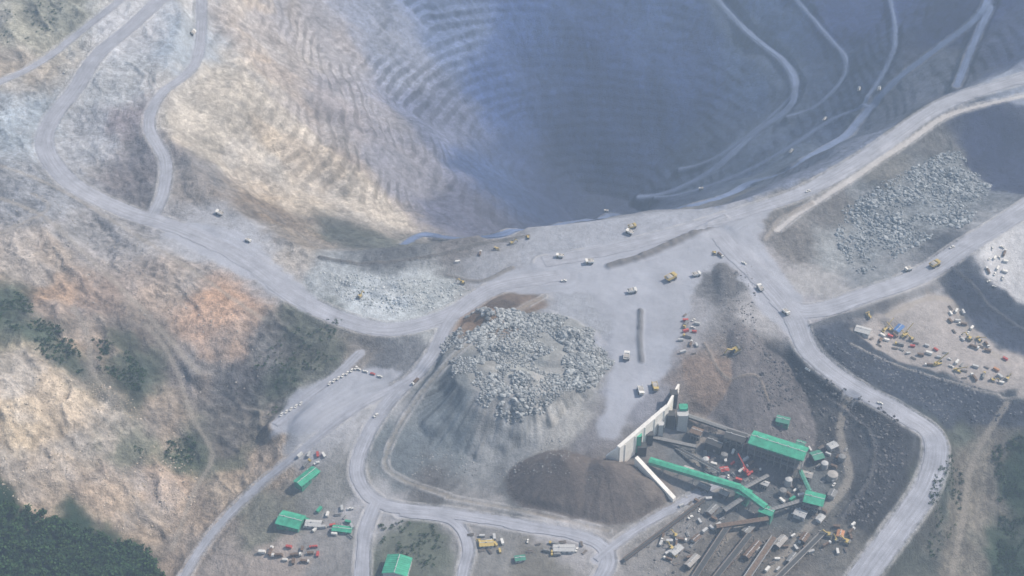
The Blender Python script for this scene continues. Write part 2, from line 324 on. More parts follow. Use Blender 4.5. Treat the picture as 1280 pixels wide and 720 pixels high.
Z=np.where(m,Z*(1-MW)+np.where(m,ZW/np.where(m,WS,1),0)*MW,Z)
roadcol=s2l((163,168,181))*GAIN
pitcol=s2l((108,126,163))*GAIN
trk=s2l((164,159,152))*GAIN
yard=[[(600,352),(690,318),(800,297),(900,272),(965,262),(950,290),(985,350),(1012,395),(985,420),(945,380),(912,325),(886,330),(868,372),(848,420),(838,470),(800,500),(768,548),(748,545),(765,470),(765,405),(735,368),(640,366)],
[(345,522),(372,490),(430,462),(500,462),(480,490),(430,520),(372,548),(342,545)],
[(230,275),(300,290),(345,330),(400,372),(380,392),(330,362),(250,320),(200,290)]]
YM=np.zeros((NY,NX))
for p in yard: YM=np.maximum(YM,pip(polyw(p),wxx,wyy).astype(float))
YM=blur(YM,2)
bn=0.6+0.5*vnoise(X/9,Y/9,88)
bz=np.exp(-((E-2.6)/1.4)**2)*bn*1.9*(EB<8)*(1-YM)
Z+=bz
def ridge(px,hw,hgt,col,kk=0.9):
    global Z,COL
    pts=road_pts(px,5);D,V=dist_field(pts,hw*2+4)
    g=np.clip(1-D/hw,0,1);g=sstep(0,0.8,g)*(0.8+0.3*vnoise(X/7,Y/7,91))
    Z=Z+g*hgt
    c=s2l(col)*GAIN;a=np.clip(g*2,0,1)*kk;COL[...]=COL*(1-a[...,None])+c*a[...,None]
gz_y,gz_x=np.gradient(Z,YS,XS)
slope=np.hypot(gz_x,gz_y)
n1=fbm(X,Y,38,4,101);n2=fbm(X,Y,7,3,102);n3=vnoise(X/2.6,Y/2.6,103);n4=vnoise(X/60,Y/60,104)
amp=0.42+0.8*np.clip(ROUGH*1.5,0,1)
f=1+amp*(0.20*n1+0.20*n2+0.16*n3)
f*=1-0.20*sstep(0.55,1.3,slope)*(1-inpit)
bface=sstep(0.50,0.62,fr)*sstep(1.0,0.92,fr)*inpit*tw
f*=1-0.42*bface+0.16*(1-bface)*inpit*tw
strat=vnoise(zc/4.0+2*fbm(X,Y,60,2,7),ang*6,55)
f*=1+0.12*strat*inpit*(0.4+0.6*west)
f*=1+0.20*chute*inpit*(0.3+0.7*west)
# buttress tan-cream and rusty bands
band=vnoise(zc/22+1.2*fbm(X,Y,110,3,61),ang*3,62)
f*=1+0.14*band*butt*inpit
f*=1-0.42*inpit*sstep(-150,20,X-0.15*(Y-200))*sstep(0.97,0.85,sraw)  # pit interior shade painted into the colour east of the lit wall
f*=1+leftm*ROUGH*(0.32*gull+0.26*lines)
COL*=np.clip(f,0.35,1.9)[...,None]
bw=(np.clip(band,0,1)*butt*inpit)[...,None]
COL*=1+bw*np.array([0.10,0.03,-0.10])
rust=sstep(0.15,0.75,fbm(X,Y,90,4,120))*sstep(0.2,0.5,ROUGH)*sstep(-60,-260,X)
COL[...,0]*=1+0.05*rust;COL[...,2]*=1-0.06*rust
grey=sstep(0.0,0.7,fbm(X,Y,55,4,121))*sstep(-60,-260,X)*ROUGH
lum=COL.mean(-1,keepdims=True);COL[...]=COL*(1-0.6*grey[...,None])+lum*np.array([0.94,0.98,1.06])*0.88*0.6*grey[...,None]
tyre_=vnoise(E/2.2+3*vnoise(X/45,Y/45,150),n4*2,151)*0.08*(E<60)
a=(YM*0.9)[...,None];yc=s2l((160,166,180))*GAIN*(1+0.08*n1+0.08*fbm(X,Y,24,2,140)+tyre_)[...,None]
COL[...]=COL*(1-a)+yc*a
pale=s2l((190,190,193))*GAIN
SM=YM.copy()
for name,wd,pts,kind,e in rdata:
    rc=[roadcol,pitcol,trk,pale][kind]
    a=(sstep(2.5,-1.0,e+1.2*n3)*(0.9 if kind!=2 else 0.5))
    SM=np.maximum(SM,a);a=a[...,None]
    COL[...]=COL*(1-a)+rc*(1+0.06*n2[...,None])*a
bb=np.clip(bz/1.2,0,1)[...,None]*0.6*(1-inpit[...,None]*0.7)
COL[...]=COL*(1-bb)+s2l((180,182,187))*GAIN*bb
ridge([(762,333),(800,322),(850,300),(905,273)],8,6,(108,106,108))
ridge([(801,388),(800,425),(802,452)],5,4,(112,114,120))
ridge([(640,335),(600,352),(560,345)],5,2.5,(120,119,120))
ridge([(955,300),(975,275),(1015,255)],5,3,(150,147,146))
ridge([(1012,408),(1045,398),(1090,390)],4,3,(100,104,112))
ridge([(400,322),(460,330),(540,320),(600,305),(660,295)],5,3,(108,108,110))
ridge([(1190,335),(1215,355),(1240,385),(1290,420)],4,2,(84,88,98))
ridge([(1064,430),(1092,444),(1150,466),(1230,490),(1290,500)],3,2,(150,150,152))
ridge([(880,430),(905,470),(945,470),(960,500)],3,3,(138,132,128))
ridge([(1000,470),(1050,510),(1090,550),(1085,600),(1050,650)],4,3,(88,90,95))
COL=np.clip(COL,0.010,0.85)
print('terrain',NX,NY,time.time()-T0)
# ---------------------------------------------------------------- mesh helpers
scene=bpy.context.scene;coll=scene.collection
def newmesh(name,V,Fq=None,smooth=False):
    me=bpy.data.meshes.new(name);V=np.asarray(V,np.float32)
    me.vertices.add(len(V));me.vertices.foreach_set('co',V.ravel())
    Fq=np.asarray(Fq,np.int32);nf,k=Fq.shape
    me.loops.add(nf*k);me.loops.foreach_set('vertex_index',Fq.ravel())
    me.polygons.add(nf);me.polygons.foreach_set('loop_start',np.arange(nf,dtype=np.int32)*k)
    me.polygons.foreach_set('loop_total',np.full(nf,k,np.int32))
    me.polygons.foreach_set('use_smooth',np.full(nf,smooth,bool))
    me.update(calc_edges=True);return me
def addobj(name,me,mats=()):
    ob=bpy.data.objects.new(name,me);coll.objects.link(ob)
    for m_ in mats: me.materials.append(m_)
    return ob
def setcol(me,C,al=None):
    at=me.color_attributes.new('Col','FLOAT_COLOR','POINT')
    c4=np.ones((len(C),4),np.float32);c4[:,:3]=C
    if al is not None:c4[:,3]=al
    at.data.foreach_set('color',c4.ravel())
# ---------------------------------------------------------------- materials
def nt(name):
    m_=bpy.data.materials.new(name);m_.use_nodes=True;t=m_.node_tree;b=t.nodes['Principled BSDF']
    b.inputs['Roughness'].default_value=0.95;b.inputs['Specular IOR Level'].default_value=0.15
    return m_,t,b
def noise_node(t,scale,detail=4,rough=0.6,vec=None):
    nn=t.nodes.new('ShaderNodeTexNoise');nn.inputs['Scale'].default_value=scale;nn.inputs['Detail'].default_value=detail;nn.inputs['Roughness'].default_value=rough
    if vec is not None:t.links.new(vec,nn.inputs['Vector'])
    return nn
def mrange(t,src,a,b,c,d):
    r=t.nodes.new('ShaderNodeMapRange');r.inputs[1].default_value=a;r.inputs[2].default_value=b;r.inputs[3].default_value=c;r.inputs[4].default_value=d
    t.links.new(src,r.inputs[0]);return r.outputs[0]
def mulcol(t,colsock,fac):
    m_=t.nodes.new('ShaderNodeVectorMath');m_.operation='SCALE'
    t.links.new(colsock,m_.inputs[0]);t.links.new(fac,m_.inputs['Scale']);return m_.outputs[0]
def math_(t,op,a,b):
    n_=t.nodes.new('ShaderNodeMath');n_.operation=op
    for i,s_ in enumerate((a,b)):
        if isinstance(s_,(int,float)):n_.inputs[i].default_value=s_
        else:t.links.new(s_,n_.inputs[i])
    return n_.outputs[0]
def ground_mat():
    m_,t,b=nt('mine_ground');g=t.nodes.new('ShaderNodeNewGeometry');at=t.nodes.new('ShaderNodeAttribute');at.attribute_name='Col'
    pos=g.outputs['Position'];al=at.outputs['Alpha']
    a1=noise_node(t,0.12,5,0.75,pos);a2=noise_node(t,0.4,3,0.75,pos)
    d1=mrange(t,a1.outputs[0],0.3,0.7,-0.27,0.27);d2=mrange(t,a2.outputs[0],0.3,0.7,-0.25,0.25)
    ff=math_(t,'ADD',1.0,math_(t,'MULTIPLY',al,math_(t,'ADD',d1,d2)))
    c=mulcol(t,at.outputs['Color'],ff);t.links.new(c,b.inputs['Base Color'])
    bp=t.nodes.new('ShaderNodeBump');bp.inputs['Distance'].default_value=2.2
    t.links.new(al,bp.inputs['Strength'])
    t.links.new(math_(t,'ADD',a1.outputs[0],a2.outputs[0]),bp.inputs['Height']);t.links.new(bp.outputs[0],b.inputs['Normal'])
    return m_
def road_mat(name,col):
    m_,t,b=nt(name);uv=t.nodes.new('ShaderNodeUVMap');g=t.nodes.new('ShaderNodeNewGeometry')
    mp=t.nodes.new('ShaderNodeMapping');mp.inputs['Scale'].default_value=(0.5,0.012,1);t.links.new(uv.outputs[0],mp.inputs[0])
    s1=noise_node(t,1.0,4,0.6,mp.outputs[0]);s2=noise_node(t,0.05,5,0.65,g.outputs['Position']);s3=noise_node(t,0.5,3,0.6,g.outputs['Position'])
    ff=math_(t,'MULTIPLY',math_(t,'MULTIPLY',mrange(t,s1.outputs[0],0.3,0.7,0.76,1.2),mrange(t,s2.outputs[0],0.3,0.7,0.80,1.18)),mrange(t,s3.outputs[0],0.3,0.7,0.94,1.06))
    rgb=t.nodes.new('ShaderNodeRGB');rgb.outputs[0].default_value=(*col,1)
    t.links.new(mulcol(t,rgb.outputs[0],ff),b.inputs['Base Color']);return m_
def paint(name,rgb,rough=0.6,var=0.25,metal=0.0,scale=0.5):
    m_,t,b=nt(name);g=t.nodes.new('ShaderNodeTexCoord');a=noise_node(t,scale,4,0.65,g.outputs['Object'])
    c=t.nodes.new('ShaderNodeRGB');c.outputs[0].default_value=(*rgb,1)
    t.links.new(mulcol(t,c.outputs[0],mrange(t,a.outputs[0],0.3,0.7,1-var,1+var*0.6)),b.inputs['Base Color'])
    b.inputs['Roughness'].default_value=rough;b.inputs['Metallic'].default_value=metal;return m_
def attr_mat(name,var=0.2,scale=0.6):
    m_,t,b=nt(name);at=t.nodes.new('ShaderNodeAttribute');at.attribute_name='Col';g=t.nodes.new('ShaderNodeNewGeometry')
    a=noise_node(t,scale,3,0.6,g.outputs['Position'])
    t.links.new(mulcol(t,at.outputs['Color'],mrange(t,a.outputs[0],0.3,0.7,1-var,1+var)),b.inputs['Base Color']);return m_
# ---------------------------------------------------------------- ground
V=np.stack([X.ravel(),Y.ravel(),Z.ravel()],1)
ii,jj=np.meshgrid(np.arange(NX-1),np.arange(NY-1));b0=(jj*NX+ii).ravel()
me=newmesh('ground',V,np.stack([b0,b0+1,b0+1+NX,b0+NX],1),True)
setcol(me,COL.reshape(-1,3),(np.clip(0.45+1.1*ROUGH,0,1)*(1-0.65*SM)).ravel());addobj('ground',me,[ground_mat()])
# ---------------------------------------------------------------- roads as ribbons
rm=[road_mat('haul_road_gravel',roadcol),road_mat('pit_road_gravel',pitcol)]
for idx,(name,wd,pts,kind,e) in enumerate(rdata):
    if kind>=2: continue
    p=pts[:,:2];tg=np.gradient(p,axis=0);tg/=np.linalg.norm(tg,axis=1)[:,None]+1e-9;nr=np.stack([-tg[:,1],tg[:,0]],1)
    nc=max(4,int(wd/2.2));L=np.concatenate([[0],np.cumsum(np.linalg.norm(np.diff(p,axis=0),axis=1))])
    hw=wd/2-1.2;am=1.8 if wd>12 else 0.9
    wl=hw+am*fbm(L,L*0+idx,14,3,5);wr=hw+am*fbm(L,L*0+idx+50,14,3,6)
    tt=np.linspace(0,1,nc+1)
    off=-wl[:,None]*(1-tt)+wr[:,None]*tt
    xx=p[:,0][:,None]+nr[:,0][:,None]*off;yy=p[:,1][:,None]+nr[:,1][:,None]*off
    zz=sample(Z,xx,yy)+0.32+0.03*idx
    nr_,nc_=xx.shape;Vv=np.stack([xx.ravel(),yy.ravel(),zz.ravel()],1)
    ii,jj=np.meshgrid(np.arange(nc_-1),np.arange(nr_-1));b0=(jj*nc_+ii).ravel()
    Fq=np.stack([b0,b0+1,b0+1+nc_,b0+nc_],1)
    me=newmesh(name,Vv,Fq,True)
    uvl=me.uv_layers.new(name='UVMap');UV=np.stack([off.ravel(),np.repeat(L,nc_)],1)
    uvl.data.foreach_set('uv',UV[Fq.ravel()].astype(np.float32).ravel())
    addobj(name,me,[rm[kind]])
# ---------------------------------------------------------------- rocks
phi=(1+5**.5)/2
ICO=np.array([(-1,phi,0),(1,phi,0),(-1,-phi,0),(1,-phi,0),(0,-1,phi),(0,1,phi),(0,-1,-phi),(0,1,-phi),(phi,0,-1),(phi,0,1),(-phi,0,-1),(-phi,0,1)])/1.9
ICF=np.array([(0,11,5),(0,5,1),(0,1,7),(0,7,10),(0,10,11),(1,5,9),(5,11,4),(11,10,2),(10,7,6),(7,1,8),(3,9,4),(3,4,2),(3,2,6),(3,6,8),(3,8,9),(4,9,5),(2,4,11),(6,2,10),(8,6,7),(9,8,1)])
rock_m=attr_mat('broken_rock',0.25,0.8)
def inpoly_pts(px,count):
    poly=polyw(px);lo=poly.min(0);hi=poly.max(0);out=[]
    tot=0
    while tot<count:
        q_=lo+rng.random((count*2,2))*(hi-lo);q_=q_[pip(poly,q_[:,0],q_[:,1])];out.append(q_);tot+=len(q_)
    return np.vstack(out)[:count]
def rocks(name,pts,smin,smax,c0,c1,pw=2.5,lift=0.2,szf=None):
    N=len(pts);sz=smin+(smax-smin)*rng.random(N)**pw
    if szf is not None:sz=sz*szf
    jit=1+0.35*(rng.random((N,12,1))-0.5)*1.6
    sc=sz[:,None,None]*(0.7+0.6*rng.random((N,1,3)))*np.array([1,1,0.75])
    v=ICO[None]*jit*sc;a=rng.random(N)*6.28;c,s_=np.cos(a)[:,None],np.sin(a)[:,None]
    vx=v[...,0]*c-v[...,1]*s_;vy=v[...,0]*s_+v[...,1]*c
    z=sample(Z,pts[:,0],pts[:,1])+sz*lift
    Vv=np.stack([vx+pts[:,0:1],vy+pts[:,1:2],v[...,2]+z[:,None]],2).reshape(-1,3)
    Fq=(ICF[None]+(np.arange(N)*12)[:,None,None]).reshape(-1,3)
    me=newmesh(name,Vv,Fq,False);t=rng.random((N,1));C=(s2l(c0)*(1-t)+s2l(c1)*t)*GAIN
    setcol(me,np.repeat(C,12,axis=0));return addobj(name,me,[rock_m])
sx0,sy0=stock
a=rng.random(15000)*6.283;r=np.sqrt(rng.random(15000))*90*(1+0.10*np.sin(3*a+1)+0.05*np.sin(7*a))
sp_=np.stack([sx0+r*np.cos(a)*1.12,sy0+r*np.sin(a)*0.97-2],1)
keep=(fbm(sp_[:,0],sp_[:,1],26,3,200)>-0.5+1.2*np.clip(r/90-0.72,0,1))
sp_=sp_[keep];fz=0.55+0.55*np.clip(fbm(sp_[:,0],sp_[:,1],35,3,205)+0.5,0,1.3)
rocks('ore_rock_pile',sp_,0.6,3.0,(112,118,124),(182,188,192),2.6,0.3,fz)
pp=inpoly_pts([(1050,262),(1100,228),(1150,205),(1195,182),(1240,232),(1215,278),(1140,310),(1075,345),(1045,300)],5200);fn=fbm(pp[:,0],pp[:,1],30,3,201);k_=fn>-0.35;pp=pp[k_];rocks('waste_rock_pile',pp,0.7,3.0,(112,121,130),(175,183,190),2.4,0.3,0.6+0.6*np.clip(fn[k_]+0.4,0,1.2))
pp=inpoly_pts([(395,340),(470,345),(560,352),(590,362),(550,385),(480,392),(430,375)],1300);rocks('rubble_pile',pp,0.4,1.8,(150,160,166),(200,206,211))
pp=inpoly_pts([(0,470),(90,470),(180,500),(230,540),(260,600),(220,670),(100,650),(0,620),(-80,560)],3200);dn=fbm(pp[:,0],pp[:,1],50,3,210);rocks('boulder_field',pp[dn>-0.1],0.3,1.4,(168,156,140),(200,191,180),4,0.1)
pp=inpoly_pts([(0,230),(120,260),(300,400),(340,470),(260,500),(100,370),(0,330)],1500);rocks('boulder_field',pp[fbm(pp[:,0],pp[:,1],40,3,211)>0],0.3,1.4,(146,144,142),(184,180,176),4,0.1)
pp=inpoly_pts([(560,560),(640,600),(740,600),(700,540),(620,590),(500,600),(520,560)],600);rocks('fallen_rocks',pp,0.3,1.3,(124,128,132),(170,172,175),4,0.1)
pp=inpoly_pts([(900,330),(940,330),(950,440),(900,450)],450);rocks('fallen_rocks',pp,0.4,1.6,(90,90,96),(150,150,154),3)
pp=inpoly_pts([(1015,415),(1090,440),(1260,498),(1290,515),(1180,530),(1050,460)],1200);rocks('slope_debris',pp,0.4,2.0,(70,76,88),(120,124,134),3,0.1)
pp=inpoly_pts([(950,430),(1050,480),(1120,520),(1140,560),(1090,660),(1055,650),(1095,560),(1000,500),(945,520)],1600);rocks('slope_debris',pp,0.4,2.2,(60,62,68),(120,120,124),3,0.1)
pp=inpoly_pts([(860,530),(940,520),(1050,530),(1070,620),(1020,700),(900,720),(800,720),(850,630)],1200);rocks('site_debris',pp,0.3,1.5,(70,72,78),(170,168,166),3,0.2)
# ---------------------------------------------------------------- vegetation
def tree_template(hgt,cr,nleaf,seed):
    r_=np.random.default_rng(seed);Vv=[];Fq=[];C=[]
    def stick(p0,p1,r0,r1):
        b_=len(Vv);p0=np.array(p0);p1=np.array(p1)
        for (p_,rr_) in ((p0,r0),(p1,r1)):
            for k_ in range(4):Vv.append(p_+np.array([math.cos(k_*1.57)*rr_,math.sin(k_*1.57)*rr_,0]));C.append((0.05,0.04,0.03))
        for k_ in range(4):Fq.append((b_+k_,b_+(k_+1)%4,b_+4+(k_+1)%4,b_+4+k_))
    stick((0,0,-1),(0,0,hgt*0.75),0.035*hgt,0.012*hgt)
    cen=[]
    for k_ in range(6):
        an=k_*1.05+r_.random();ph=hgt*(0.45+0.4*r_.random());q_=(math.cos(an)*cr*0.65,math.sin(an)*cr*0.65,ph+0.12*hgt);stick((0,0,ph-0.1*hgt),q_,0.012*hgt,0.004*hgt);cen.append(q_)
    cen.append((0,0,hgt*0.85))
    for k_ in range(nleaf):
        c_=np.array(cen[k_%len(cen)])+r_.normal(0,1,3)*np.array([cr*.3,cr*.3,hgt*.09]);s_=cr*(0.16+0.16*r_.random())
        u_=r_.normal(0,1,3);u_/=np.linalg.norm(u_);w_=np.cross(u_,r_.normal(0,1,3));w_/=np.linalg.norm(w_)
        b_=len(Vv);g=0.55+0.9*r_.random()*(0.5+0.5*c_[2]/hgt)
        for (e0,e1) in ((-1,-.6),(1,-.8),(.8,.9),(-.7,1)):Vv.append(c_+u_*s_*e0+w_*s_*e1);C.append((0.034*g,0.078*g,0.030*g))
        Fq.append((b_,b_+1,b_+2,b_+3))
    return np.array(Vv),np.array(Fq),np.array(C)
leaf_m=attr_mat('foliage',0.3,0.15)
def plant(name,pts,temps,smin,smax):
    VV=[];FF=[];CC=[];base=0;z=sample(Z,pts[:,0],pts[:,1])
    ti=rng.integers(0,len(temps),len(pts))
    for k_,(tv,tf,tc) in enumerate(temps):
        id_=np.where(ti==k_)[0];N=len(id_)
        if N==0:continue
        a=rng.random(N)*6.28;sc=smin+(smax-smin)*rng.random(N);c=np.cos(a)[:,None]*sc[:,None];s_=np.sin(a)[:,None]*sc[:,None]
        vx=tv[None,:,0]*c-tv[None,:,1]*s_+pts[id_,0:1];vy=tv[None,:,0]*s_+tv[None,:,1]*c+pts[id_,1:2];vz=tv[None,:,2]*sc[:,None]+z[id_][:,None]
        VV.append(np.stack([vx,vy,vz],2).reshape(-1,3));FF.append((tf[None]+(np.arange(N)*len(tv))[:,None,None]).reshape(-1,4)+base)
        tint=(0.7+0.6*rng.random((N,1,1)))*np.array([1,1,1])+rng.random((N,1,1))*np.array([0.35,0.15,0.0]);CC.append((tc[None]*tint).reshape(-1,3));base+=N*len(tv)
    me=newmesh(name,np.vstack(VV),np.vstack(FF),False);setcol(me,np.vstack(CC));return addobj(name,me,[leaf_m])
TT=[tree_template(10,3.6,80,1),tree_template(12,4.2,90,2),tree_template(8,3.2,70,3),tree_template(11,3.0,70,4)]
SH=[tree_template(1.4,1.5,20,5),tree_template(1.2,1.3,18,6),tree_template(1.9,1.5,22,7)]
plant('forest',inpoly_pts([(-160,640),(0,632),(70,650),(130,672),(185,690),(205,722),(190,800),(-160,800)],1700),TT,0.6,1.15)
def shrubs(px,nn):
    pp=inpoly_pts(px,nn);return pp[fbm(pp[:,0],pp[:,1],22,3,300)>-0.1]
sh=[shrubs([(0,350),(40,380),(95,430),(110,470),(60,450),(0,400)],750),shrubs([(115,420),(160,440),(205,490),(170,490),(120,460)],550),shrubs([(205,540),(245,548),(240,580),(205,572)],150),shrubs([(135,545),(180,560),(175,580),(140,565)],50),
shrubs([(370,400),(430,400),(420,450),(340,520),(290,500),(320,450)],300),shrubs([(475,655),(540,650),(560,690),(540,710),(480,712)],220),
shrubs([(1240,560),(1290,540),(1300,720),(1240,720),(1250,640)],1300),shrubs([(1170,590),(1210,560),(1200,650),(1170,700),(1130,715)],300),shrubs([(0,0),(90,0),(60,50),(0,60)],120)]
plant('shrubs',np.vstack(sh),SH,0.6,1.5)
# ---------------------------------------------------------------- primitive builder for machines/buildings
class MB:
    def __init__(s):s.v=[];s.f=[];s.m=[]
    def box(s,c,d,mat,tx=1,ty=1,sh=(0,0)):
        b=len(s.v);x,y,z=c;a,bb,h=d[0]/2,d[1]/2,d[2]/2
        for k_,zz in ((1,-h),(0,h)):
            kx=1 if k_ else tx;ky=1 if k_ else ty;ox=0 if k_ else sh[0];oy=0 if k_ else sh[1]
            for sx_,sy_ in ((-1,-1),(1,-1),(1,1),(-1,1)):s.v.append((x+sx_*a*kx+ox,y+sy_*bb*ky+oy,z+zz))
        for q_ in ((0,3,2,1),(4,5,6,7),(0,1,5,4),(1,2,6,5),(2,3,7,6),(3,0,4,7)):s.f.append(tuple(b+i for i in q_));s.m.append(mat)
    def cyl(s,c,r,h,mat,ax='z',n_=12,r2=None):
        b=len(s.v);r2=r if r2 is None else r2
        for k_,(hh,ra) in enumerate(((-h/2,r),(h/2,r2))):
            for i in range(n_):
                a=i*2*math.pi/n_;p,q_=math.cos(a)*ra,math.sin(a)*ra
                o_=(p,q_,hh) if ax=='z' else ((hh,p,q_) if ax=='x' else (q_,hh,p))
                s.v.append((c[0]+o_[0],c[1]+o_[1],c[2]+o_[2]))
        s.f.append(tuple(b+i for i in range(n_))[::-1]);s.m.append(mat);s.f.append(tuple(b+n_+i for i in range(n_)));s.m.append(mat)
        for i in range(n_):s.f.append((b+i,b+(i+1)%n_,b+n_+(i+1)%n_,b+n_+i));s.m.append(mat)
    def prism(s,prof,y0,y1,mat):
        b=len(s.v);n_=len(prof)
        for yy in (y0,y1):
            for (x,z) in prof:s.v.append((x,yy,z))
        s.f.append(tuple(b+i for i in range(n_)));s.m.append(mat);s.f.append(tuple(b+n_+i for i in range(n_))[::-1]);s.m.append(mat)
        for i in range(n_):s.f.append((b+i,b+n_+i,b+n_+(i+1)%n_,b+(i+1)%n_));s.m.append(mat)
    def beam(s,p0,p1,w,mat):
        p0=np.array(p0,float);p1=np.array(p1,float);d=p1-p0;d/=np.linalg.norm(d)+1e-9
        up=np.array([0,0,1.]) if abs(d[2])<0.9 else np.array([1.,0,0]);a=np.cross(d,up);a/=np.linalg.norm(a);c_=np.cross(a,d);b=len(s.v)
        for p_ in (p0,p1):
            for (i,j) in ((-1,-1),(1,-1),(1,1),(-1,1)):s.v.append(tuple(p_+a*i*w/2+c_*j*w/2))
        for q_ in ((0,3,2,1),(4,5,6,7),(0,1,5,4),(1,2,6,5),(2,3,7,6),(3,0,4,7)):s.f.append(tuple(b+i for i in q_));s.m.append(mat)
    def mesh(s,name,mats):
        me=bpy.data.meshes.new(name);me.from_pydata(s.v,[],s.f);me.polygons.foreach_set('material_index',s.m)
        for m_ in mats:me.materials.append(m_)
        me.update();return me
yellow=paint('yellow_machine_paint',(0.56,0.44,0.17),0.6);white=paint('white_paint',(0.76,0.77,0.76),0.5,0.15);tyre=paint('tyre_rubber',(0.04,0.04,0.04),0.9);glass=paint('window_glass',(0.04,0.06,0.08),0.15,0.1)
steel=paint('dusty_steel',(0.24,0.25,0.26),0.6);red=paint('red_paint',(0.52,0.10,0.09),0.6);blue=paint('blue_paint',(0.10,0.22,0.50),0.6);orange=paint('orange_paint',(0.52,0.27,0.15),0.6)
groof=paint('green_roof_sheet',(0.07,0.40,0.27),0.6,0.35,0,0.15);gwall=paint('green_wall_sheet',(0.09,0.30,0.23),0.6,0.25,0,0.2);conc=paint('concrete',(0.42,0.41,0.40),0.9,0.25,0,0.15);wconc=paint('white_concrete',(0.82,0.82,0.80),0.85,0.14,0,0.12);dark=paint('dark_steel_structure',(0.08,0.085,0.09),0.7);brown=paint('rusty_steel',(0.20,0.15,0.12),0.85,0.4);lgrey=paint('light_grey_sheet',(0.5,0.52,0.54),0.6,0.15)
def haul_truck():
    b=MB()
    b.box((0,0,2.2),(11.5,3.0,1.2),2)
    for x,ys in ((3.9,(-3.1,3.1)),(-3.2,(-3.3,-2.0,2.0,3.3))):
        for y in ys:
            b.cyl((x,y,1.7),1.7,1.15,3,'y',14);b.cyl((x,y,1.7),0.75,1.2,2,'y',8)
    b.prism([(-6.3,3.6),(-5.2,3.0),(2.4,3.2),(3.2,5.9),(6.6,6.4),(6.6,6.7),(2.9,6.4),(-6.9,5.6)],-3.5,-3.15,0)
    b.prism([(-6.3,3.6),(-5.2,3.0),(2.4,3.2),(3.2,5.9),(6.6,6.4),(6.6,6.7),(2.9,6.4),(-6.9,5.6)],3.15,3.5,0)
    b.prism([(-6.3,3.6),(-5.2,3.0),(2.4,3.2),(3.2,5.9),(6.6,6.4),(6.6,6.75),(2.9,6.3),(2.0,3.7),(-5.2,3.5),(-6.5,4.1)],-3.15,3.15,0)
    b.prism([(-5.2,3.5),(2.0,3.7),(2.4,5.0),(-1,6.1),(-4.6,5.3)],-3.0,3.0,4)
    b.box((5.4,0,3.0),(2.2,5.6,1.6),0);b.box((6.4,0,2.2),(0.5,6.4,1.0),2);b.box((4.6,1.8,4.7),(1.9,1.9,1.9),1);b.box((5.57,1.8,5.0),(0.06,1.6,1.0),5)
    b.box((5.0,-1.6,4.1),(1.6,2.2,0.6),0)
    b.beam((6.6,2.8,1.0),(6.6,2.8,3.8),0.15,2);b.beam((6.6,-2.8,1.0),(6.6,-2.8,3.8),0.15,2)
    return b
def pickup():
    b=MB();b.box((0,0,0.75),(5.2,1.9,0.6),0,1,1);b.box((1.9,0,1.12),(1.4,1.8,0.3),0,0.95,0.92);b.box((0.35,0,1.45),(1.9,1.8,0.75),1,0.72,0.85);b.box((0.35,0,1.85),(1.35,1.52,0.06),0)
    b.box((-1.6,0.88,1.2),(2.0,0.1,0.4),0);b.box((-1.6,-0.88,1.2),(2.0,0.1,0.4),0);b.box((-2.56,0,1.2),(0.1,1.85,0.4),0)
    for x in (1.6,-1.6):
        for y in (-0.9,0.9):b.cyl((x,y,0.42),0.42,0.28,2,'y',10)
    return b
def container():
    b=MB();b.box((0,0,1.35),(6.0,2.4,2.5),0)
    for i in range(11):b.box((-2.7+i*0.54,1.23,1.35),(0.25,0.06,2.2),0);b.box((-2.7+i*0.54,-1.23,1.35),(0.25,0.06,2.2),0)
    for sx_ in (-1,1):
        for sy_ in (-1,1):b.box((sx_*2.95,sy_*1.16,1.36),(0.2,0.2,2.66),1)
    b.box((3.03,0.0,1.35),(0.06,0.08,2.3),1);return b
def flatbed(load):
    b=MB();b.box((4.2,0,1.9),(2.2,2.5,2.2),0,0.85,0.95);b.box((5.25,0,2.3),(0.1,2.2,0.8),3);b.box((-0.9,0,1.1),(8.0,2.4,0.35),1)
    b.box((-0.9,0,2.2),(6.8,2.2,1.8),load,0.95,0.9)
    for x in (4.2,-2.8,-4.0):
        for y in (-1.1,1.1):b.cyl((x,y,0.5),0.5,0.4,2,'y',10)
    return b
def excavator():
    b=MB()
    for y in (-1.9,1.9):b.prism([(-2.8,0.2),(2.8,0.2),(3.2,0.8),(2.8,1.3),(-2.8,1.3),(-3.2,0.8)],y-0.4,y+0.4,1)
    b.cyl((0,0,1.5),1.3,0.5,1);b.box((-0.8,0,2.5),(4.8,3.6,1.7),0);b.box((1.2,1.1,3.3),(1.6,1.3,1.9),2);b.box((-2.6,0,2.8),(1.2,3.6,2.0),1)
    b.beam((1.4,-0.4,2.6),(5.0,-0.4,6.2),0.8,0);b.beam((5.0,-0.4,6.2),(7.6,-0.4,3.2),0.6,0);b.box((7.4,-0.4,2.3),(1.5,1.7,1.5),1,0.6,1);b.beam((2.2,-0.4,2.6),(4.4,-0.4,5.2),0.25,1);return b
def dozer():
    b=MB()
    for y in (-1.5,1.5):b.prism([(-2.4,0.1),(2.2,0.1),(2.7,0.7),(1.8,1.3),(-1.0,1.7),(-2.6,0.9)],y-0.35,y+0.35,1)
    b.box((0.8,0,1.8),(2.8,1.9,1.3),0);b.box((-1.2,0,2.4),(1.6,1.8,2.0),2,0.85,0.85);b.box((-1.2,0,3.48),(1.9,2.0,0.12),0);b.box((3.5,0,1.0),(0.35,4.6,1.7),0);b.beam((0,1.9,0.8),(3.4,1.9,0.7),0.3,0);b.beam((0,-1.9,0.8),(3.4,-1.9,0.7),0.3,0);b.box((-3.1,0,1.0),(0.8,0.5,1.4),1);return b
